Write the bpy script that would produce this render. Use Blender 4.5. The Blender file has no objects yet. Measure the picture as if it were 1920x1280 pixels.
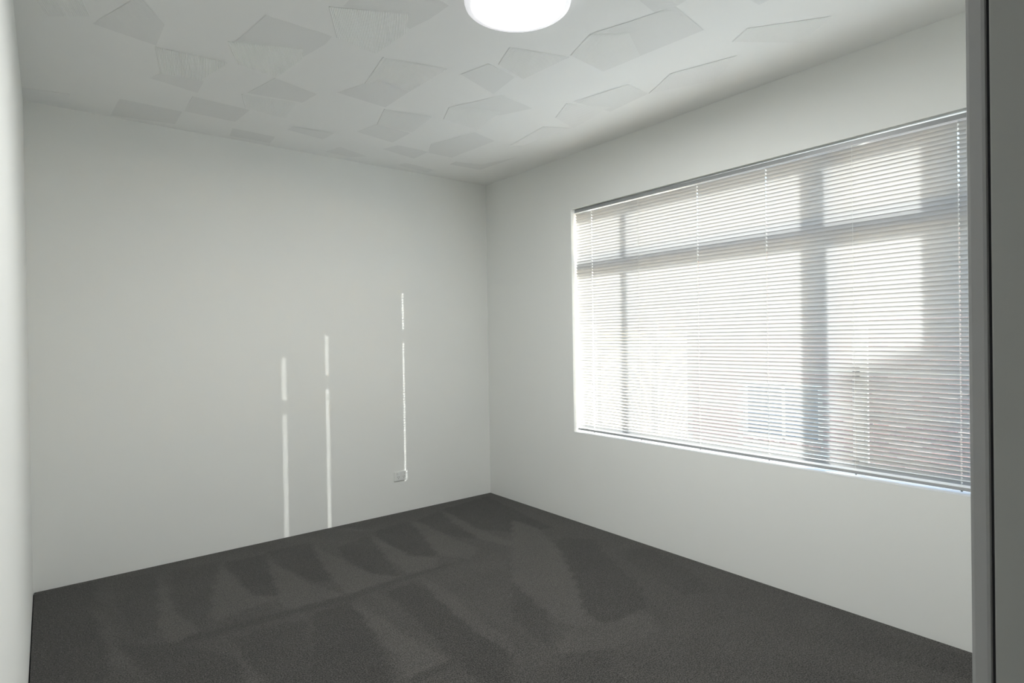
import bpy, bmesh, math, random
import numpy as np
from mathutils import Matrix, Vector

S = bpy.context.scene
C = S.collection
random.seed(7)

# ------------------------------------------------------------------ camera
f, yaw, pit, rol = 1098.05, 0.671389, -0.0062569, -0.0157103
F = Vector((math.sin(yaw)*math.cos(pit), math.cos(yaw)*math.cos(pit), math.sin(pit)))
R = Vector((math.cos(yaw), -math.sin(yaw), 0)); U = R.cross(F)
R2 = R*math.cos(rol) + U*math.sin(rol); U2 = -R*math.sin(rol) + U*math.cos(rol)
cd = bpy.data.cameras.new('camera'); co = bpy.data.objects.new('camera', cd); C.objects.link(co)
M = Matrix((R2, U2, -F)).transposed().to_4x4(); M.translation = Vector((-3.04333, -4.16854, 1.36))
co.matrix_world = M
cd.sensor_fit = 'HORIZONTAL'; cd.sensor_width = 36; cd.lens = f/1920*36; cd.clip_start = .01
S.camera = co

# ------------------------------------------------------------------ sky, sun, exposure
SUN_DIR = Vector((-0.71, 1.0, -0.3716)).normalized()
SUN = 28.0
SKY = 1.15
FL_Y, FL_Z = -3.3-6/.71, 1.30+6*.5234
LAMP = 158.0
w = bpy.data.worlds.new('sky'); S.world = w; w.use_nodes = True
nt = w.node_tree; bg = nt.nodes['Background']
sky = nt.nodes.new('ShaderNodeTexSky'); sky.sky_type = 'NISHITA'; sky.sun_disc = False
sky.sun_elevation = math.radians(16.9); sky.sun_rotation = math.atan2(-SUN_DIR.x, -SUN_DIR.y)
nt.links.new(sky.outputs[0], bg.inputs[0]); bg.inputs[1].default_value = SKY
sl = bpy.data.lights.new('sun', 'SUN'); so = bpy.data.objects.new('sun', sl); C.objects.link(so)
sl.energy = SUN; sl.angle = math.radians(.55); sl.color = (1, .97, .94)
so.rotation_euler = SUN_DIR.to_track_quat('-Z', 'Y').to_euler(); so.location = (6, -8, 6)
S.view_settings.view_transform = 'Standard'; S.view_settings.look = 'None'
S.view_settings.gamma = 1; S.view_settings.exposure = 0.0; S.view_settings.use_curve_mapping = False
S.cycles.max_bounces = 14; S.cycles.diffuse_bounces = 10; S.cycles.transmission_bounces = 10
S.cycles.transparent_max_bounces = 16; S.cycles.sample_clamp_indirect = 8
S.cycles.use_denoising = True

# ------------------------------------------------------------------ helpers
def mat(name, col, rough=.8, spec=.3, bump=0, bscale=60, var=0, vscale=3, metal=0, detail=4):
    m = bpy.data.materials.new(name); m.use_nodes = True; n = m.node_tree; b = n.nodes['Principled BSDF']
    b.inputs['Base Color'].default_value = (*col, 1); b.inputs['Roughness'].default_value = rough
    b.inputs['Specular IOR Level'].default_value = spec; b.inputs['Metallic'].default_value = metal
    tc = n.nodes.new('ShaderNodeTexCoord')
    if var:
        z = n.nodes.new('ShaderNodeTexNoise'); z.inputs['Scale'].default_value = vscale; z.inputs['Detail'].default_value = 5
        n.links.new(tc.outputs['Object'], z.inputs['Vector'])
        mr = n.nodes.new('ShaderNodeMapRange'); mr.inputs[3].default_value = 1-var; mr.inputs[4].default_value = 1+var
        n.links.new(z.outputs['Fac'], mr.inputs[0])
        mx = n.nodes.new('ShaderNodeVectorMath'); mx.operation = 'SCALE'; mx.inputs[0].default_value = col
        n.links.new(mr.outputs[0], mx.inputs['Scale']); n.links.new(mx.outputs[0], b.inputs['Base Color'])
    if bump:
        z = n.nodes.new('ShaderNodeTexNoise'); z.inputs['Scale'].default_value = bscale; z.inputs['Detail'].default_value = detail
        n.links.new(tc.outputs['Object'], z.inputs['Vector'])
        bp = n.nodes.new('ShaderNodeBump'); bp.inputs['Strength'].default_value = bump; bp.inputs['Distance'].default_value = .002
        n.links.new(z.outputs['Fac'], bp.inputs['Height']); n.links.new(bp.outputs[0], b.inputs['Normal'])
    return m

def box(bm, x0, x1, y0, y1, z0, z1, bev=0):
    r = bmesh.ops.create_cube(bm, size=1)
    for v in r['verts']:
        v.co = Vector(((x0+x1)/2 + v.co.x*(x1-x0), (y0+y1)/2 + v.co.y*(y1-y0), (z0+z1)/2 + v.co.z*(z1-z0)))
    if bev:
        es = {e for v in r['verts'] for e in v.link_edges}
        bmesh.ops.bevel(bm, geom=list(es), offset=bev, segments=2, affect='EDGES', profile=.6)

def cyl(bm, p, q, r, seg=8, r2=None):
    p, q = Vector(p), Vector(q); d = q-p
    rr = bmesh.ops.create_cone(bm, cap_ends=True, segments=seg, radius1=r, radius2=r if r2 is None else r2, depth=d.length)
    m = Matrix.Translation((p+q)/2) @ d.to_track_quat('Z', 'Y').to_matrix().to_4x4()
    bmesh.ops.transform(bm, matrix=m, verts=rr['verts'])

def prism_xy(bm, pts, z0, z1):
    a = [bm.verts.new((x, y, z0)) for x, y in pts]; b = [bm.verts.new((x, y, z1)) for x, y in pts]
    n = len(pts); bm.faces.new(a[::-1]); bm.faces.new(b)
    for i in range(n): bm.faces.new((a[i], a[(i+1) % n], b[(i+1) % n], b[i]))

def lathe(bm, prof, seg=64):
    rings = []
    for r, z in prof:
        rings.append([bm.verts.new((r*math.cos(t*2*math.pi/seg), r*math.sin(t*2*math.pi/seg), z)) for t in range(seg)] if r > 0 else [bm.verts.new((0, 0, z))])
    for a, b in zip(rings, rings[1:]):
        for i in range(seg):
            j = (i+1) % seg
            if len(a) == 1: bm.faces.new((a[0], b[j], b[i]))
            elif len(b) == 1: bm.faces.new((a[i], a[j], b[0]))
            else: bm.faces.new((a[i], a[j], b[j], b[i]))
    for fc in bm.faces: fc.smooth = True

def obj(name, bm, m, parent=None, loc=None):
    if not isinstance(bm, bpy.types.Mesh):
        bmesh.ops.recalc_face_normals(bm, faces=bm.faces)
        me = bpy.data.meshes.new(name); bm.to_mesh(me); bm.free()
    else: me = bm
    if m and not me.materials: me.materials.append(m)
    o = bpy.data.objects.new(name, me); C.objects.link(o)
    if parent: o.parent = parent
    if loc: o.location = loc
    return o

def struct(name, bm, m, parent=None):
    o = obj(name, bm, m, parent)
    if not parent: o['kind'] = 'structure'
    return o

def thing(name, label, cat, loc=(0, 0, 0), group=None):
    o = bpy.data.objects.new(name, None); C.objects.link(o); o.location = loc
    o['label'] = label; o['category'] = cat
    if group: o['group'] = group
    return o
def B(): return bmesh.new()

H = 2.70; XL = -3.124; YF = -4.006          # ceiling height, left wall, room face of the doorway wall
WY0, WY1, WZ0, WZ1, WX = -3.56, -1.06, .6585, 2.2985, .26   # window opening, outer face of the wall

# ------------------------------------------------------------------ materials
wallm = mat('wall_paint', (.80, .806, .785), .9, .06, bump=.12, bscale=220, var=.012, vscale=2)
ceilm = mat('ceiling_paint', (.85, .852, .84), .85, .2, bump=.1, bscale=160, var=.01, vscale=3)
combm = {'c': mat('combed_plaster', (.85, .852, .84), .8, .2, bump=.1, bscale=160),
         'l': mat('combed_plaster_soft', (.832, .834, .824), .85, .2, bump=.1, bscale=160),
         'd': mat('combed_plaster_shaded', (.79, .792, .782), .9, .15, bump=.1, bscale=160)}  # same plaster; the lower tones put the ridges' shading into the colour
trimm = mat('trim_paint', (.50, .50, .505), .45, .4, bump=.04, bscale=90, var=.02, vscale=5)
doorm = mat('door_frame_paint', (.45, .455, .44), .5, .35, bump=.06, bscale=150, var=.02, vscale=4)
framem = mat('window_frame_powdercoat', (.80, .81, .82), .4, .5, bump=.02, bscale=200)
darkm = mat('dark_void', (.06, .06, .065), .8, .1, var=.1)
blackm = mat('black_latch_plastic', (.02, .022, .03), .4, .5, var=.1, vscale=60)
plastm = mat('outlet_plastic', (.78, .79, .78), .35, .5, var=.01, vscale=30)
slotm = mat('outlet_slot', (.06, .06, .06), .6, .2, var=.1, vscale=90)
railm = mat('blind_rail_metal', (.31, .32, .325), .35, .5, var=.02, vscale=10)
cordm = mat('blind_cord', (.86, .86, .84), .8, .2, bump=.2, bscale=900)
mortm = mat('mortar', (.60, .57, .53), .95, .1, bump=.4, bscale=120, var=.08, vscale=12)
brickms = [mat('brick_clay', c, .9, .15, bump=.5, bscale=90, var=.18, vscale=14) for c in
           ((.36, .20, .18), (.44, .27, .24), (.27, .16, .16), (.50, .36, .32))]
concm = mat('concrete_paving', (.72, .71, .68), .9, .2, bump=.3, bscale=30, var=.06, vscale=1.5)
renderm = mat('cream_render', (.80, .72, .58), .9, .15, bump=.3, bscale=40, var=.03, vscale=2)
roofm = mat('roof_tile', (.30, .20, .17), .85, .2, bump=.3, bscale=20, var=.1, vscale=3)
nglassm = mat('neighbour_glass', (.10, .14, .19), .08, .8, var=.05)

def slat_mat():
    m = bpy.data.materials.new('slat_enamel'); m.use_nodes = True; n = m.node_tree; n.nodes.clear()
    o = n.nodes.new('ShaderNodeOutputMaterial'); d = n.nodes.new('ShaderNodeBsdfDiffuse'); t = n.nodes.new('ShaderNodeBsdfTranslucent')
    g = n.nodes.new('ShaderNodeBsdfGlossy'); mx = n.nodes.new('ShaderNodeMixShader'); m2 = n.nodes.new('ShaderNodeMixShader')
    tc = n.nodes.new('ShaderNodeTexCoord'); z = n.nodes.new('ShaderNodeTexNoise'); z.inputs['Scale'].default_value = 3
    n.links.new(tc.outputs['Object'], z.inputs['Vector'])
    cr = n.nodes.new('ShaderNodeValToRGB'); cr.color_ramp.elements[0].color = (SLAT_A*.98, SLAT_A*.99, SLAT_A, 1); cr.color_ramp.elements[1].color = (SLAT_A*1.02, SLAT_A*1.02, SLAT_A*1.02, 1)
    n.links.new(z.outputs['Fac'], cr.inputs[0]); n.links.new(cr.outputs[0], d.inputs[0]); n.links.new(cr.outputs[0], t.inputs[0])
    g.inputs['Roughness'].default_value = .38; g.inputs['Color'].default_value = (.8, .8, .8, 1)
    mx.inputs[0].default_value = SLAT_T; m2.inputs[0].default_value = SLAT_G
    n.links.new(d.outputs[0], mx.inputs[1]); n.links.new(t.outputs[0], mx.inputs[2])
    n.links.new(mx.outputs[0], m2.inputs[1]); n.links.new(g.outputs[0], m2.inputs[2]); n.links.new(m2.outputs[0], o.inputs[0])
    return m
SLAT_T = .14
SLAT_A = .47
SLAT_G = .15
slatm = slat_mat()

def glass_mat():
    m = bpy.data.materials.new('window_glass'); m.use_nodes = True; n = m.node_tree; n.nodes.clear()
    o = n.nodes.new('ShaderNodeOutputMaterial'); t = n.nodes.new('ShaderNodeBsdfTransparent'); g = n.nodes.new('ShaderNodeBsdfGlossy')
    lw = n.nodes.new('ShaderNodeLayerWeight'); lw.inputs[0].default_value = .5; mx = n.nodes.new('ShaderNodeMixShader')
    pw = n.nodes.new('ShaderNodeMath'); pw.operation = 'POWER'; pw.inputs[1].default_value = 5; n.links.new(lw.outputs['Facing'], pw.inputs[0])
    fr = n.nodes.new('ShaderNodeMath'); fr.operation = 'MULTIPLY_ADD'; fr.inputs[1].default_value = .9; fr.inputs[2].default_value = .04
    n.links.new(pw.outputs[0], fr.inputs[0])
    t.inputs[0].default_value = (.93, .95, .94, 1); g.inputs['Roughness'].default_value = .02
    n.links.new(fr.outputs[0], mx.inputs[0]); n.links.new(t.outputs[0], mx.inputs[1]); n.links.new(g.outputs[0], mx.inputs[2]); n.links.new(mx.outputs[0], o.inputs[0])
    return m
glassm = glass_mat()

def emit_mat(name, col, s, base=.9):
    m = bpy.data.materials.new(name); m.use_nodes = True; b = m.node_tree.nodes['Principled BSDF']
    b.inputs['Base Color'].default_value = (base, base, base, 1); b.inputs['Emission Color'].default_value = (*col, 1); b.inputs['Emission Strength'].default_value = s
    return m

def carpet_mat():
    m = bpy.data.materials.new('carpet_pile'); m.use_nodes = True; n = m.node_tree; b = n.nodes['Principled BSDF']
    b.inputs['Roughness'].default_value = 1; b.inputs['Specular IOR Level'].default_value = .05
    b.inputs['Sheen Weight'].default_value = .15; b.inputs['Sheen Roughness'].default_value = .6
    tc = n.nodes.new('ShaderNodeTexCoord'); at = n.nodes.new('ShaderNodeAttribute'); at.attribute_name = 'nap'
    def noise(s, d, r=.6):
        z = n.nodes.new('ShaderNodeTexNoise'); z.inputs['Scale'].default_value = s; z.inputs['Detail'].default_value = d; z.inputs['Roughness'].default_value = r
        n.links.new(tc.outputs['Object'], z.inputs['Vector']); return z
    fine = noise(165, 2, .8); mid = noise(45, 3); big = noise(5, 4)
    def math_(op, a, c):
        k = n.nodes.new('ShaderNodeMath'); k.operation = op
        for i, v in enumerate((a, c)):
            if isinstance(v, (int, float)): k.inputs[i].default_value = v
            else: n.links.new(v, k.inputs[i])
        return k.outputs[0]
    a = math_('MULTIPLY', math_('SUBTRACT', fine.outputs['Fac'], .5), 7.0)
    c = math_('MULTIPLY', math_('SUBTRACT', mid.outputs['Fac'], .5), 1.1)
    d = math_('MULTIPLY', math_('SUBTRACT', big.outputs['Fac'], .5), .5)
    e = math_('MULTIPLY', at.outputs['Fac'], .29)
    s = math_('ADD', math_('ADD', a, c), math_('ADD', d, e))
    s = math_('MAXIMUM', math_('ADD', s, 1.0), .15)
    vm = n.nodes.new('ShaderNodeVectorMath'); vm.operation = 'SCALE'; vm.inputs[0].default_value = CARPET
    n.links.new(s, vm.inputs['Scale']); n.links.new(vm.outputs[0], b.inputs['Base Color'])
    bp = n.nodes.new('ShaderNodeBump'); bp.inputs['Strength'].default_value = .6; bp.inputs['Distance'].default_value = .004
    n.links.new(fine.outputs['Fac'], bp.inputs['Height']); n.links.new(bp.outputs[0], b.inputs['Normal'])
    return m
CARPET = (.049, .046, .0425)
carpetm = carpet_mat()

# ------------------------------------------------------------------ room shell
bm = B(); box(bm, XL-.12, WX, 0, .12, -.03, H+.1); struct('wall_back', bm, wallm)
bm = B(); box(bm, XL-.12, XL, -5.6, 0, -.03, H+.1); struct('wall_left', bm, wallm)
bm = B()                                             # window wall: one mesh around the opening
ys = [-5.6, WY0, WY1, 0]; zs = [-.03, WZ0, WZ1, H+.1]
for i in range(3):
    for j in range(3):
        if i == 1 and j == 1: continue
        for x in (0, WX):
            bm.faces.new([bm.verts.new((x, a, b)) for a, b in ((ys[i], zs[j]), (ys[i+1], zs[j]), (ys[i+1], zs[j+1]), (ys[i], zs[j+1]))])
def ring(y0, y1, z0, z1):
    q = [(y0, z0), (y1, z0), (y1, z1), (y0, z1)]
    for k in range(4):
        a, b = q[k], q[(k+1) % 4]
        bm.faces.new([bm.verts.new(v) for v in ((0, *a), (0, *b), (WX, *b), (WX, *a))])
ring(ys[0], ys[3], zs[0], zs[3]); ring(WY0, WY1, WZ0, WZ1)
bmesh.ops.remove_doubles(bm, verts=bm.verts, dist=1e-5)
struct('wall_right', bm, wallm)
DX0, DX1, DZ = -3.100, -2.2933, 2.06                 # door opening (inside the lining)
bm = B()
box(bm, DX1+.02, 0, YF-.12, YF, -.03, H+.1); box(bm, XL, DX1+.02, YF-.12, YF, DZ+.02, H+.1)
struct('wall_front', bm, wallm)
bm = B(); box(bm, XL, 0, -5.6, -5.48, -.03, H+.1); struct('wall_hall', bm, wallm)
bm = B(); box(bm, XL-.12, WX, -5.6, .12, H, H+.1); ceiling = struct('ceiling', bm, ceilm)

def clip(poly, a, t):
    """points where the line at offset t, running along angle a, crosses the outline"""
    d = (math.cos(a), math.sin(a)); nn = (-d[1], d[0]); s = []
    for i in range(len(poly)):
        p, q = poly[i], poly[(i+1) % len(poly)]
        u, v = p[0]*nn[0]+p[1]*nn[1]-t, q[0]*nn[0]+q[1]*nn[1]-t
        if (u < 0) != (v < 0):
            k = u/(u-v); x, y = p[0]+(q[0]-p[0])*k, p[1]+(q[1]-p[1])*k
            s.append((x*d[0]+y*d[1], x, y))
    s.sort(); return s
def combed(kind, a, poly):
    """trowelled patch: parallel combed ridges standing a little proud of the ceiling"""
    nn = (-math.sin(a), math.cos(a)); off = [x*nn[0]+y*nn[1] for x, y in poly]
    t0, t1 = min(off)+.0005, max(off)-.0005; pitch = .0068
    n = max(4, int((t1-t0)/pitch)); amp = {'c': .0018, 'l': .0010, 'd': .0005}[kind]
    bm = B(); prev = None; base = .0009
    for i in range(2*n+1):
        t = t0+(t1-t0)*i/(2*n); s = clip(poly, a, t)
        if len(s) < 2: prev = None; continue
        if len(s) > 2: s = [s[0], s[-1]]
        z = H-base-(amp if i % 2 else 0)
        row = [bm.verts.new((s[0][1], s[0][2], z)), bm.verts.new((s[-1][1], s[-1][2], z))]
        if prev: bm.faces.new((prev[0], prev[1], row[1], row[0]))
        if i in (0, 2*n):
            up = [bm.verts.new((v.co.x, v.co.y, H)) for v in row]; bm.faces.new((row[0], row[1], up[1], up[0]))
        prev = row
    # one fat bead where the trowel started
    s = clip(poly, a, t0+.004) if kind != 'd' else []
    if len(s) >= 2:
        for side in (s,):
            p, q = Vector((s[0][1], s[0][2], H-.001)), Vector((s[-1][1], s[-1][2], H-.001))
            if (q-p).length > .03: cyl(bm, p, q, .0018, 6)
    o = obj('plaster_patch', bm, combm[kind], ceiling)
    return o

PATCHES = [
    ('c', -2.08, [(-2.137, -1.878), (-1.857, -2.020), (-1.791, -1.885), (-1.817, -1.633), (-2.018, -1.665)]),
    ('d', 0.19, [(-2.091, -1.913), (-2.087, -2.034), (-1.871, -2.196), (-1.755, -2.174), (-1.766, -2.043), (-1.795, -1.921), (-1.855, -2.022)]),
    ('l', -1.74, [(-1.775, -1.619), (-1.464, -1.705), (-1.485, -1.346), (-1.670, -1.390), (-1.721, -1.297)]),
    ('d', 1.59, [(-1.794, -1.111), (-1.721, -1.297), (-1.667, -1.384), (-1.485, -1.346), (-1.492, -1.078)]),
    ('d', 0.01, [(-2.363, -1.361), (-2.317, -1.666), (-2.037, -1.663), (-2.035, -1.582), (-2.077, -1.388), (-2.102, -1.471)]),
    ('c', -1.99, [(-2.392, -1.345), (-2.104, -1.476), (-2.071, -1.379), (-2.109, -1.103), (-2.302, -1.141)]),
    ('c', -1.77, [(-2.640, -1.102), (-2.342, -1.131), (-2.405, -0.847), (-2.582, -0.821)]),
    ('d', -2.89, [(-2.614, -0.723), (-2.572, -0.828), (-2.391, -0.842), (-2.389, -0.665)]),
    ('d', -1.34, [(-2.176, -0.822), (-2.112, -1.094), (-1.871, -1.028), (-1.897, -0.867)]),
    ('l', -1.92, [(-2.199, -0.787), (-1.925, -0.846), (-1.898, -0.569), (-2.131, -0.601)]),
    ('d', -1.49, [(-2.708, -0.336), (-2.406, -0.332), (-2.408, -0.090), (-2.732, -0.024)]),
    ('d', -1.57, [(-2.401, -0.604), (-2.101, -0.584), (-2.124, -0.340), (-2.400, -0.346)]),
    ('d', 1.02, [(-2.873, -1.169), (-2.741, -1.516), (-2.633, -1.342), (-2.636, -1.117)]),
    ('d', -1.70, [(-2.111, -0.216), (-1.851, -0.212), (-1.842, -0.063), (-2.091, -0.063)]),
    ('d', -2.96, [(-1.828, -0.386), (-1.819, -0.462), (-1.565, -0.505), (-1.584, -0.341)]),
    ('d', -1.36, [(-1.457, -0.607), (-1.416, -0.800), (-1.174, -0.788), (-1.181, -0.553)]),
    ('l', -1.85, [(-1.488, -1.051), (-1.203, -1.118), (-1.168, -0.804), (-1.416, -0.800)]),
    ('d', -0.02, [(-1.176, -0.390), (-1.129, -0.523), (-0.883, -0.528), (-0.891, -0.324)]),
    ('d', 0.36, [(-1.479, -0.101), (-1.431, -0.264), (-1.189, -0.174), (-1.287, -0.088)]),
    ('d', 0.11, [(-0.915, -0.110), (-0.891, -0.194), (-0.617, -0.164), (-0.630, -0.063)]),
    ('d', 0.18, [(-1.378, -1.689), (-1.333, -1.866), (-1.137, -1.829), (-1.101, -1.594)]),
    ('l', -1.92, [(-1.352, -2.054), (-1.061, -2.155), (-1.088, -1.835), (-1.292, -1.889)]),
    ('l', -1.90, [(-1.138, -2.356), (-0.999, -2.466), (-0.795, -2.360), (-0.816, -2.142), (-1.072, -2.167)]),
    ('d', 1.68, [(-1.077, -2.532), (-1.018, -2.722), (-0.758, -2.684), (-0.795, -2.360), (-0.999, -2.466), (-1.141, -2.359)]),
    ('d', -0.64, [(-1.243, -2.672), (-1.025, -2.836), (-1.013, -2.726), (-1.048, -2.641)]),
    ('d', 0.05, [(-0.674, -1.782), (-0.596, -2.118), (-0.414, -2.108), (-0.390, -1.804)]),
    ('l', -2.03, [(-0.592, -1.542), (-0.687, -1.734), (-0.445, -1.854), (-0.374, -1.476)]),
    ('l', -1.96, [(-1.200, -1.292), (-1.059, -1.375), (-0.911, -1.423), (-0.872, -1.091), (-1.129, -1.119)]),
    ('d', 0.17, [(-1.200, -1.292), (-1.055, -1.611), (-0.797, -1.567), (-0.886, -1.370)]),
    ('d', -1.97, [(-0.956, -0.688), (-0.838, -1.043), (-0.636, -0.986), (-0.677, -0.508), (-0.877, -0.503)]),
    ('l', 2.40, [(-0.548, -1.384), (-0.387, -1.466), (-0.423, -1.030), (-0.491, -0.967)]),
    ('d', -1.54, [(-0.594, -0.355), (-0.591, -0.441), (-0.397, -0.495), (-0.283, -0.805), (-0.324, -0.372)]),
    ('l', -0.23, [(-3.121, -0.210), (-2.925, -0.254), (-2.931, -0.109), (-3.119, -0.017)]),
    ('l', -2.02, [(-0.414, -2.108), (-0.522, -2.329), (-0.423, -2.649), (-0.267, -2.425)]),
    ('l', -2.05, [(-0.565, -2.701), (-0.619, -2.805), (-0.419, -3.077), (-0.300, -2.886)]),
    ('l', 1.33, [(-3.066, -1.280), (-2.922, -1.397), (-2.881, -1.233), (-3.017, -1.131)]),
]
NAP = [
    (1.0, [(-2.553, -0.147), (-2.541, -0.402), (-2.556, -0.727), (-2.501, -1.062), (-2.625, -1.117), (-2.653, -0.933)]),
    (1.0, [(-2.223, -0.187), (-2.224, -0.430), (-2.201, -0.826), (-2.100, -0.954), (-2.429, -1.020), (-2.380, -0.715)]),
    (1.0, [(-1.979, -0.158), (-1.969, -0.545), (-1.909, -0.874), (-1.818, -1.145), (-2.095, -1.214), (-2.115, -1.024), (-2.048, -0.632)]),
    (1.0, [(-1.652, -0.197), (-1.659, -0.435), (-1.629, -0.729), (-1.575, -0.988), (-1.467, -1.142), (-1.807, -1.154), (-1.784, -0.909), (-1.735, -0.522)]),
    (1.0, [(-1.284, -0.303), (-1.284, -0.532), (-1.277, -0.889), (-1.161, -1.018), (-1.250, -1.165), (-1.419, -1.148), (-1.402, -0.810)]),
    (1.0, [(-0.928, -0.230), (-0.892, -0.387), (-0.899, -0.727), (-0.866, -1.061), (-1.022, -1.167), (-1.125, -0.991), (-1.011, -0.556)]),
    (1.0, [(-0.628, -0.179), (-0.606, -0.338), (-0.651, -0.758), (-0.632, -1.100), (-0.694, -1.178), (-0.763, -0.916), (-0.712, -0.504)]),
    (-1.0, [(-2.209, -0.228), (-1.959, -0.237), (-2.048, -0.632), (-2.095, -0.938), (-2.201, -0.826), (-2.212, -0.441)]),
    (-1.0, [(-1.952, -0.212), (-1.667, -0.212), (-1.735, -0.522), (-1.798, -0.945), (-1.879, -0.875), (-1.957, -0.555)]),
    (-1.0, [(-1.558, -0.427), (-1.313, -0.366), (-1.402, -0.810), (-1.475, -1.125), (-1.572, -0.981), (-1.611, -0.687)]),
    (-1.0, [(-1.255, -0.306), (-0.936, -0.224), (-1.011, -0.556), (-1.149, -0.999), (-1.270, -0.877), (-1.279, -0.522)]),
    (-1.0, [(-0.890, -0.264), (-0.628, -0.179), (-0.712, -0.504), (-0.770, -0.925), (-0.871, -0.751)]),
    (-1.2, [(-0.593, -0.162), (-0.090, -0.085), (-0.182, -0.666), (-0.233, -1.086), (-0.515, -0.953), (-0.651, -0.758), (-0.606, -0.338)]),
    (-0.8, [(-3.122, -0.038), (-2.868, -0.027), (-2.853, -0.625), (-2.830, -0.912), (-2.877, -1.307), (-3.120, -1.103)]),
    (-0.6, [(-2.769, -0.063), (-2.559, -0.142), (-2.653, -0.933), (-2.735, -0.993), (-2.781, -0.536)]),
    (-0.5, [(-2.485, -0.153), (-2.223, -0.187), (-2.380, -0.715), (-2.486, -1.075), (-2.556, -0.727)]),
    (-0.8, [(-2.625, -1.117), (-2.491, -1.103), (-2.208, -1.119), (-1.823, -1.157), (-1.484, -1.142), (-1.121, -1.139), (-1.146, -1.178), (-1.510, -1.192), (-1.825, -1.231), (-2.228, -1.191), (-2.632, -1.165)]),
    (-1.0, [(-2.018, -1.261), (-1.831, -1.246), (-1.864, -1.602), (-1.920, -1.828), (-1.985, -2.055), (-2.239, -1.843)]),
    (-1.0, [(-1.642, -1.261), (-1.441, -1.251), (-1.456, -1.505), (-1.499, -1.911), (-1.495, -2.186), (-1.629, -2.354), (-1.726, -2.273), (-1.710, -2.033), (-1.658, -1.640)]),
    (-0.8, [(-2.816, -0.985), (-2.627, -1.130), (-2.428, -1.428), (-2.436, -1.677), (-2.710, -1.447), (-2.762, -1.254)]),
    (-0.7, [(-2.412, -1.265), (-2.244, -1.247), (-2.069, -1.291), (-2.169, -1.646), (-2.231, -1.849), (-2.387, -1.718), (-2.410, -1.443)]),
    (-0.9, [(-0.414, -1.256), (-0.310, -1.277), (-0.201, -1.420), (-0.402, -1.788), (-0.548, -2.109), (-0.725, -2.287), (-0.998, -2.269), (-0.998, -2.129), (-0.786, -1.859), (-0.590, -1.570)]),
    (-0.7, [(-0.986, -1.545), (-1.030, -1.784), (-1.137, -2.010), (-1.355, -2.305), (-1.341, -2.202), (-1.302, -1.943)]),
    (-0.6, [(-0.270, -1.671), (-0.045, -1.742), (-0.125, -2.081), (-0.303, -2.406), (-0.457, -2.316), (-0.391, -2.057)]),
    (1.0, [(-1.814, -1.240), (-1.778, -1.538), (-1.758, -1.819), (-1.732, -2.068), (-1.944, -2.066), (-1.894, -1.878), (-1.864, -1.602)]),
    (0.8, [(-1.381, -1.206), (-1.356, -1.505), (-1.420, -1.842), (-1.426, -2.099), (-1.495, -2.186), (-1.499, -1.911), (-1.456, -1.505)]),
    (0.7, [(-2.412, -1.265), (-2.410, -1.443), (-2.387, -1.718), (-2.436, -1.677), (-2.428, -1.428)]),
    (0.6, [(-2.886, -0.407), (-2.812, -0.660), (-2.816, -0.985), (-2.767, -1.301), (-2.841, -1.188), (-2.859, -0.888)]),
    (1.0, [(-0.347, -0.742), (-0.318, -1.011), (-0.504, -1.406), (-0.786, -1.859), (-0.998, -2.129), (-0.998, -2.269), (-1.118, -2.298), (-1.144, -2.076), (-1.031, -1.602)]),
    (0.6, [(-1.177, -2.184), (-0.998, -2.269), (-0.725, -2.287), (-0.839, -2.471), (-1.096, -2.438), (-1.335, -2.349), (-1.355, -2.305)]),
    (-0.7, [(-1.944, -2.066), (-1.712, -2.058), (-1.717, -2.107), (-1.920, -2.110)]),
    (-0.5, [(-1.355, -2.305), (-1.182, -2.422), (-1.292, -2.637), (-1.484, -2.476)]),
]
for k, a, poly in PATCHES: combed(k, a, poly)
# the same trowel work goes on over the rest of the ceiling, out of the photograph's view
for i in range(14):
    x, y = random.uniform(-2.9, -.4), random.uniform(-3.8, -2.9)
    if (x+1.5)**2+(y+2.45)**2 < .2: continue
    a = random.uniform(0, 3); d = [(.16*math.cos(a+q)*random.uniform(.7, 1.3), .13*math.sin(a+q)*random.uniform(.7, 1.3)) for q in (0, 1.6, 3.1, 4.7)]
    combed(random.choice('ldd'), a, [(x+u, y+v) for u, v in d])

# ------------------------------------------------------------------ carpet
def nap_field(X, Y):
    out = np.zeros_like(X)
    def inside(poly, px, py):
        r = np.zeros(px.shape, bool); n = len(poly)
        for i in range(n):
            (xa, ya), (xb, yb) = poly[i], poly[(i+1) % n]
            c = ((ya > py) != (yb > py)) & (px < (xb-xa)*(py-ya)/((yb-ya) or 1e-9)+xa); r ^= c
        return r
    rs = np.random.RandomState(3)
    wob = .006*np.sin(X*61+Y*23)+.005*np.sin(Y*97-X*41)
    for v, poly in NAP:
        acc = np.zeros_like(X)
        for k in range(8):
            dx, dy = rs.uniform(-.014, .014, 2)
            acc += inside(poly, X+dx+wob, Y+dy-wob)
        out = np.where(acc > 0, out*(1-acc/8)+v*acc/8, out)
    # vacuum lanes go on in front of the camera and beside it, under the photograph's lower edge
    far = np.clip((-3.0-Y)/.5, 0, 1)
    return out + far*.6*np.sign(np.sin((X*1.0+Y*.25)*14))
G = .0125; g = .005
nx, ny = int((0-XL-2*g)/G), int((0-YF-g)/G)
xs = np.linspace(XL+g, -g, nx); yy = np.linspace(YF, -g, ny)
X, Y = np.meshgrid(xs, yy); nap = nap_field(X, Y)
V = np.stack([X.ravel(), Y.ravel(), np.zeros(X.size)], 1)
idx = np.arange(X.size).reshape(ny, nx)
q = np.stack([idx[:-1, :-1], idx[:-1, 1:], idx[1:, 1:], idx[1:, :-1]], -1).reshape(-1, 4).tolist()
verts = V.tolist(); n0 = len(verts)
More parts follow.
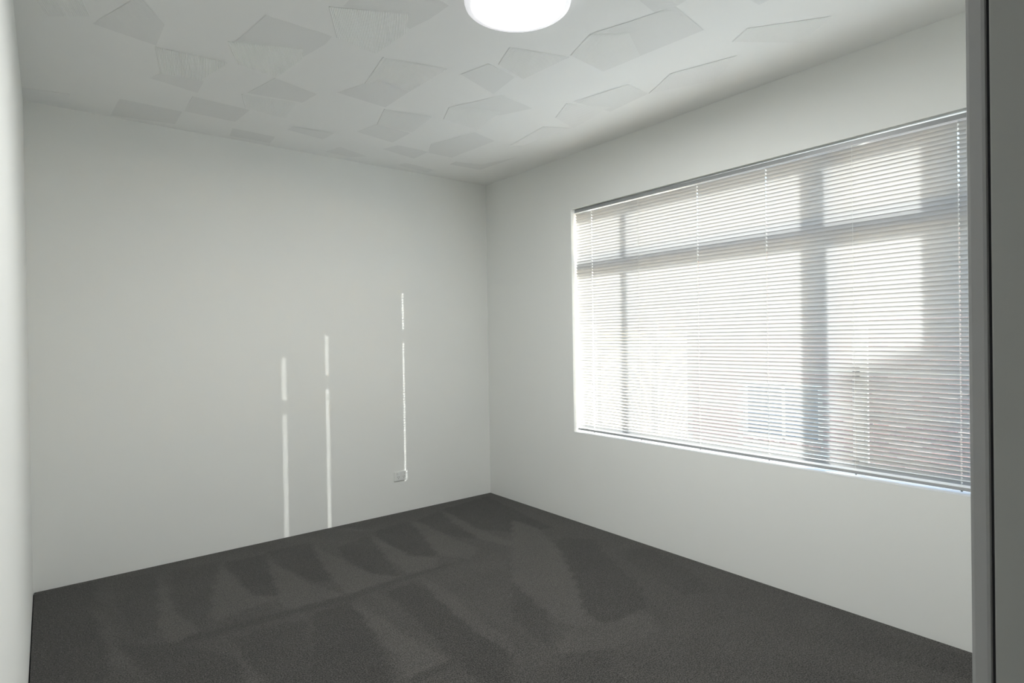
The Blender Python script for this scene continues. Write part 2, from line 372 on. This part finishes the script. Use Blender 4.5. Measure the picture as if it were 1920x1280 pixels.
border = list(idx[0, :]) + list(idx[1:, -1]) + list(idx[-1, ::-1][1:]) + list(idx[::-1, 0][1:-1])
for b in border: verts.append([V[b][0], V[b][1], -.014])
nb = len(border)
for i in range(nb): q.append([int(border[i]), n0+i, n0+(i+1) % nb, int(border[(i+1) % nb])])
me = bpy.data.meshes.new('floor'); me.from_pydata(verts, [], q); me.update()
at = me.attributes.new('nap', 'FLOAT', 'POINT')
at.data.foreach_set('value', np.concatenate([nap.ravel(), np.zeros(nb)]).astype(np.float32))
me.materials.append(carpetm)
floor = bpy.data.objects.new('floor', me); C.objects.link(floor); floor['kind'] = 'structure'
bm = B(); box(bm, XL, 0, YF-.12, 0, -.06, -.014); struct('subfloor', bm, darkm, floor)
bm = B(); box(bm, XL, 0, -5.48, YF-.0005, -.014, 0); struct('hall_carpet', bm, carpetm, floor)

# ------------------------------------------------------------------ doorway on the right of the frame
e = .0005
bm = B(); box(bm, DX1+.0005, DX1+.066, YF+.0025, YF+.0195, 0, DZ+.066, .0035); struct('trim_1', bm, trimm)     # architrave, upright
bm = B(); box(bm, DX0-.02, DX1+.0005-e, YF+.0025, YF+.0195, DZ+.0, DZ+.066, .0035); struct('trim_2', bm, trimm)   # architrave, head
d1 = bpy.data.objects.new('door_1', None); C.objects.link(d1); d1['kind'] = 'structure'; d1.location = (DX1, YF-.06, 0)
def dpart(name, x0, x1, y0, y1, z0, z1, m, bev=.0015):
    bm = B(); box(bm, x0-DX1, x1-DX1, y0-d1.location.y, y1-d1.location.y, z0, z1, bev); return obj(name, bm, m, d1)
dpart('jamb', DX1, DX1+.019, YF-.125, YF-.0005, 0, DZ, doorm)
dpart('jamb', XL+.001, DX0, YF-.125, YF-.0005, 0, DZ, doorm)
dpart('head_lining', XL+.001, DX1+.019, YF-.125, YF-.0005, DZ, DZ+.019, doorm)
dpart('door_stop', DX1-.012, DX1, YF-.115, YF-.08, 0, DZ, doorm)
dpart('shade_strip', DX1+.006, DX1+.03, YF-.0005, YF+.0025, 0, DZ, darkm, 0)  # dark strip set in the joint, its shade put into the colour

# ------------------------------------------------------------------ window
win = bpy.data.objects.new('window_1', None); C.objects.link(win); win['kind'] = 'structure'
WIN = Vector((.165, (WY0+WY1)/2, WZ0)); win.location = WIN
def wp(name, x0, x1, y0, y1, z0, z1, m=framem, bev=.002, parent=None):
    bm = B(); box(bm, x0-WIN.x, x1-WIN.x, y0-WIN.y, y1-WIN.y, z0-WIN.z, z1-WIN.z, bev)
    return obj(name, bm, m, parent or win)
A0, A1 = .140, .190
wp('frame_side', A0, A1, WY1-.035, WY1, WZ0, WZ1); wp('frame_side', A0, A1, WY0, WY0+.035, WZ0, WZ1)
wp('frame_head', A0, A1, WY0+.035, WY1-.035, WZ1-.035, WZ1); wp('frame_sill', A0, A1+.03, WY0+.035, WY1-.035, WZ0, WZ0+.035)
wp('transom', A0, A1, WY0+.035, WY1-.035, 1.862, 1.945)
M1, M2 = (-1.700, -1.672), (-2.974, -2.920)
for (a, b) in (M1, M2):
    for z0, z1 in ((WZ0+.035, 1.862), (1.945, WZ1-.035)):
        wp('mullion', A0 if b < -2 else .155, A1 if b < -2 else .175, a, b, z0, z1)
cols = [(M1[1], WY1-.035), (M2[1], M1[0]), (WY0+.035, M2[0])]
for ci, (a, b) in enumerate(cols):
    wp('pane', .165, .169, a, b, 1.945, WZ1-.035, glassm, 0)
    if ci == 1:
        wp('pane', .165, .169, a, b, WZ0+.035, 1.862, glassm, 0); continue
    s0 = .144; r = .014                                 # sliding sashes left and right
    sx = bpy.data.objects.new('sash', None); C.objects.link(sx); sx.parent = win
    def sp(name, y0, y1, z0, z1, m=framem, x0=s0, x1=s0+.018, bev=.0015):
        return wp(name, x0, x1, y0, y1, z0, z1, m, bev, sx)
    sp('stile', a, a+r, WZ0+.036, 1.861); sp('stile', b-r, b, WZ0+.036, 1.861)
    sp('rail', a+r, b-r, WZ0+.036, WZ0+.036+r); sp('rail', a+r, b-r, 1.861-r, 1.861)
    sp('pane', a+r, b-r, WZ0+.036+r, 1.861-r, glassm, s0+.008, s0+.012, 0)
wp('latch', .128, A0, -2.957, -2.925, 1.138, 1.19, blackm, .003)
wp('latch', .130, A0, -2.950, -2.920, .70, .715, blackm, .002)
wp('window_sill', -.0005, A0, WY0+.001, WY1-.001, WZ0-.003, WZ0+.0005, framem, .0012)

# ------------------------------------------------------------------ venetian blind
BX = .040; SW = .025; PITCH = .0208; TILT = math.radians(52.5)
BY0, BY1 = WY0+.012, WY1-.012
blind = thing('venetian_blind', 'wide white aluminium venetian blind with closed thin slats in the window', 'blind', (BX, BY1, 2.285))
def bp(name, bm, m): return obj(name, bm, m, blind)
L = BY1-BY0
LAD = [-1.230, -1.657, -2.1035, -2.534, -2.9725, -3.394]; HOLES = [0, 2, 3, 5]
def loc_y(y): return y-BY1
# head rail: folded U channel, slightly low at its right-hand end
bm = B()
box(bm, -.014, .014, -L, 0, -.024, 0, .001); bmesh.ops.rotate(bm, verts=bm.verts, cent=(0, 0, 0), matrix=Matrix.Rotation(.0036, 3, 'X'))
bmesh.ops.translate(bm, verts=bm.verts, vec=(0, 0, .010)); bp('head_rail', bm, railm)
bm = B()
box(bm, -.0165, -.0145, -L, 0, -.024, -.0225); bmesh.ops.rotate(bm, verts=bm.verts, cent=(0, 0, 0), matrix=Matrix.Rotation(.0036, 3, 'X'))
bmesh.ops.translate(bm, verts=bm.verts, vec=(0, 0, .010)); bp('head_rail_lip', bm, framem)
# one slat mesh: crowned strip with routed cord holes
HW, HU = .0031, .0045
us = [-.0125, -.008, -HU, 0, HU, .008, .0125]
yl = [0.0, -L]
for i in HOLES:
    c = loc_y(LAD[i]); yl += [c-HW, c+HW]
yl += list(np.linspace(0, -L, 14)[1:-1]); yl = sorted(set(round(v, 5) for v in yl))
holes = [(loc_y(LAD[i])-HW-1e-4, loc_y(LAD[i])+HW+1e-4) for i in HOLES]
def slat_mesh(tilt):
    sv, sf = [], []
    for y in yl:
        for u in us:
            h = .0016*(1-(u/.0125)**2)
            # u < 0 is the room side (high), u > 0 the street side (low); crown faces up and out
            x = u*math.cos(tilt)+h*math.sin(tilt); z = -u*math.sin(tilt)+h*math.cos(tilt)
            sv.append((x, y, z))
    nu = len(us)
    for i in range(len(yl)-1):
        for j in range(nu-1):
            if j in (2, 3) and any(a <= yl[i] and yl[i+1] <= b for a, b in holes): continue
            a = i*nu+j; sf.append((a, a+1, a+1+nu, a+nu))
    m = bpy.data.meshes.new('slat'); m.from_pydata(sv, [], sf); m.update()
    m.polygons.foreach_set('use_smooth', [True]*len(m.polygons)); m.materials.append(slatm); return m
tilts = [slat_mesh(TILT+math.radians(d)) for d in (-.8, 0, .8)]
ztop = 2.2555-2.285; zbot = .7035-2.285; n = int(round((ztop-zbot)/PITCH))+1
for k in range(n):
    z = ztop+(zbot-ztop)*k/(n-1)
    o = obj('slat', random.choice(tilts), None, blind, (random.uniform(-.0003, .0003), 0, z))
    o.rotation_euler = (random.uniform(-.00025, .00025) + (.0036*(1-k/8) if k < 8 else 0), 0, 0)
bm = B()
box(bm, -.0115, .0115, -L, 0, -.0070, .0070, .002)
bmesh.ops.rotate(bm, verts=bm.verts, cent=(0, 0, 0), matrix=Matrix.Rotation(math.radians(14), 3, 'Y'))
bmesh.ops.translate(bm, verts=bm.verts, vec=(0, 0, .6775-2.285)); bp('bottom_rail', bm, railm)
for i, y in enumerate(LAD):
    y = loc_y(y); bm = B(); hx = .0125*math.cos(TILT)+.0006; r = .0005
    cyl(bm, (-hx, y, -.012), (-hx, y, .680-2.285), r, 5); cyl(bm, (hx, y, -.012), (hx, y, .670-2.285), r, 5)
    for k in range(n):
        z = ztop+(zbot-ztop)*k/(n-1)
        cyl(bm, (-.0130*math.cos(TILT), y+.001, .0130*math.sin(TILT)+z-.0004), (.0130*math.cos(TILT), y+.001, -.0130*math.sin(TILT)+z-.0004), .0003, 3)
    bp('ladder_cord', bm, cordm)
    bm = B(); cyl(bm, (0, y, .6725-2.285), (-.003, y, .6665-2.285), .004, 10); bp('rail_button', bm, railm)
    if i in HOLES:
        bm = B(); cyl(bm, (0, y, -.012), (0, y, .68-2.285), .0006, 6); bp('lift_cord', bm, cordm)

# ------------------------------------------------------------------ round ceiling light
lx, ly = LAMP_XY = (-1.598, -2.418)
lamp = thing('ceiling_light', 'lit round white LED ceiling light with translucent rim', 'ceiling light', (lx, ly, H))
bm = B(); lathe(bm, [(0, 0), (.155, 0), (.155, -.02), (0, -.02)]); obj('base', bm, framem, lamp)
bm = B(); lathe(bm, [(.150, -.001), (.198, -.008), (.205, -.020), (.206, -.046), (.203, -.056), (.192, -.0605), (.176, -.062), (.173, -.060), (.172, -.052)])
obj('rim', bm, emit_mat('light_rim_acrylic', (.95, .94, 1), .48), lamp)
bm = B(); lathe(bm, [(.1725, -.050), (.169, -.056), (.14, -.0585), (.08, -.060), (0, -.0605)])
obj('diffuser', bm, emit_mat('light_diffuser', (.985, 1, .985), LAMP), lamp)

# ------------------------------------------------------------------ double power outlet
ox, oz = -.8745, .2875
out = thing('power_outlet', 'white double power outlet with two rocker switches low on the back wall', 'power outlet', (ox, 0, oz))
bm = B(); box(bm, -.058, .058, -.009, 0, -.0365, .0365, .0025); obj('plate', bm, plastm, out)
for sx in (-1, 1):
    bm = B(); box(bm, sx*.030-.0065, sx*.030+.0065, -.0125, -.009, .014, .028, .001)
    bmesh.ops.rotate(bm, verts=bm.verts, cent=(sx*.03, -.009, .021), matrix=Matrix.Rotation(.18, 3, 'X')); obj('rocker_switch', bm, plastm, out)
    bm = B()
    for rx, rz, rot in ((-.0065, 0, .55), (.0065, 0, -.55), (0, -.0115, 0)):
        b2 = B(); box(b2, -.0011, .0011, -.0096, -.0088, -.0038, .0038)
        bmesh.ops.rotate(b2, verts=b2.verts, cent=(0, 0, 0), matrix=Matrix.Rotation(rot, 3, 'Y'))
        bmesh.ops.translate(b2, verts=b2.verts, vec=(sx*.024+rx, 0, -.006+rz))
        t = bpy.data.meshes.new('t'); b2.to_mesh(t); b2.free(); bm.from_mesh(t); bpy.data.meshes.remove(t)
    obj('socket_slots', bm, slotm, out)

# ------------------------------------------------------------------ outside, seen through the slats
GZ = -1.42
bm = B(); box(bm, WX, 40, -30, 40, GZ-.1, GZ); struct('ground', bm, concm)
nb_x = 8.5
house = thing('brick_house', 'red brick neighbouring house seen in slivers between the blind slats', 'house', (nb_x, -1.5, GZ))
def hp(name, bm, m, parent=house): return obj(name, bm, m, parent)
HY0, HY1, HZ1 = 0-.1, 5.4, 4.9                          # local y from -0.1 (photo right) to 5.4
wy0, wy1, wz0, wz1 = 2.45, 4.0, GZ*-1-.80, GZ*-1+.37   # the neighbour's window, local z above the ground
bm = B()
for a, b, c, d in ((HY0-1, wy0, 0, HZ1-.3), (wy1, HY1, 0, HZ1-.3), (wy0, wy1, 0, wz0), (wy0, wy1, wz1, HZ1-.3)): box(bm, .012, .25, a, b, c, d)
hp('wall', bm, mortm)
bl, bh, jt = .24, .076, .010
cells = []
for r in range(int((HZ1-.35)/(bh+jt))):
    z = r*(bh+jt)+.005; off = (bl+jt)/2 if r % 2 else 0
    for c in range(int(6.4/(bl+jt))+1):
        y = HY0-1+off+c*(bl+jt)
        if y+bl > HY1: continue
        if y+bl > wy0-.02 and y < wy1+.02 and z+bh > wz0-.11 and z < wz1+.02: continue
        cells.append((y, z))
near = sorted(cells, key=lambda c: abs(c[0]+.12-1.25)*.6+abs(c[1]-1.45))[:280]
ns = set(near); base = None
bms = []
for v in range(4):
    b_ = B(); box(b_, 0, .03, 0, bl, 0, bh, .004); m_ = bpy.data.meshes.new('brick'); b_.to_mesh(m_); b_.free(); m_.materials.append(brickms[v]); bms.append(m_)
for y, z in near:
    o = obj('brick', random.choices(bms, (4, 3, 3, 2))[0], None, house, (random.uniform(-.004, .003), y, z))
bm = B()
for y, z in cells:
    if (y, z) not in ns: box(bm, 0, .03, y, y+bl, z, z+bh)
o = hp('brickwork', bm, brickms[1]); o['kind'] = 'stuff'
for k in range(14):
    y = wy0-.02+k*(wy1-wy0+.04)/14
    bm = B(); box(bm, -.02, .1, y+.004, y+(wy1-wy0+.04)/14-.004, wz0-.10, wz0-.005, .004); hp('sill_brick', bm, brickms[k % 4])
bm = B()
for a, b in ((wy0, wy0+.05), (wy1-.05, wy1), (wy0+.70, wy0+.76)): box(bm, .06, .11, a, b, wz0, wz1)
for a, b in ((wz0, wz0+.05), (wz1-.05, wz1)): box(bm, .06, .11, wy0+.05, wy1-.05, a, b)
wf = hp('window_frame', bm, framem)
for a, b in ((wy0+.05, wy0+.70), (wy0+.76, wy1-.05)):
    bm = B(); box(bm, .08, .085, a, b, wz0+.05, wz1-.05); obj('pane', bm, nglassm, wf)
bm = B(); box(bm, -.5, .25, HY0-1.3, HY1+.4, HZ1-.35, HZ1-.15, .01); hp('eave', bm, framem)
bm = B()
vs = [bm.verts.new(v) for v in ((-.5, HY0-1.3, HZ1-.15), (-.5, HY1+.4, HZ1-.15), (4.5, HY1+.4, HZ1-.15), (4.5, HY0-1.3, HZ1-.15), (2, HY0+.8, HZ1+.6), (2, HY1-1.5, HZ1+.6))]
for q_ in ((0, 1, 5, 4), (1, 2, 5), (2, 3, 4, 5), (3, 0, 4), (3, 2, 1, 0)): bm.faces.new([vs[i] for i in q_])
hp('roof', bm, roofm)

cream = thing('rendered_house', 'cream rendered house glimpsed through the far left slats of the blind', 'house', (8.0, 5.9, GZ))
bm = B(); box(bm, 0, 5, .2, 6, 0, 3.0); obj('wall', bm, renderm, cream)
bm = B()
vs = [bm.verts.new(v) for v in ((-.4, -.1, 3), (-.4, 6.4, 3), (5.4, 6.4, 3), (5.4, -.1, 3), (2.5, 2.5, 4.4), (2.5, 4, 4.4))]
for q_ in ((0, 1, 5, 4), (1, 2, 5), (2, 3, 4, 5), (3, 0, 4), (3, 2, 1, 0)): bm.faces.new([vs[i] for i in q_])
obj('roof', bm, roofm, cream)

# unseen block added towards the sun to shade the window's low right-hand part
screen = thing('sun_blocker', 'unseen block added outside on the sunny side to shade the window', 'wall', (6, FL_Y, GZ))
bm = B(); box(bm, 0, .3, -7, 0, 0, FL_Z-GZ-.1); obj('wall', bm, renderm, screen)
bm = B(); box(bm, -.02, .32, -7.02, .02, FL_Z-GZ-.1, FL_Z-GZ, .01); obj('blocker_cap', bm, concm, screen)
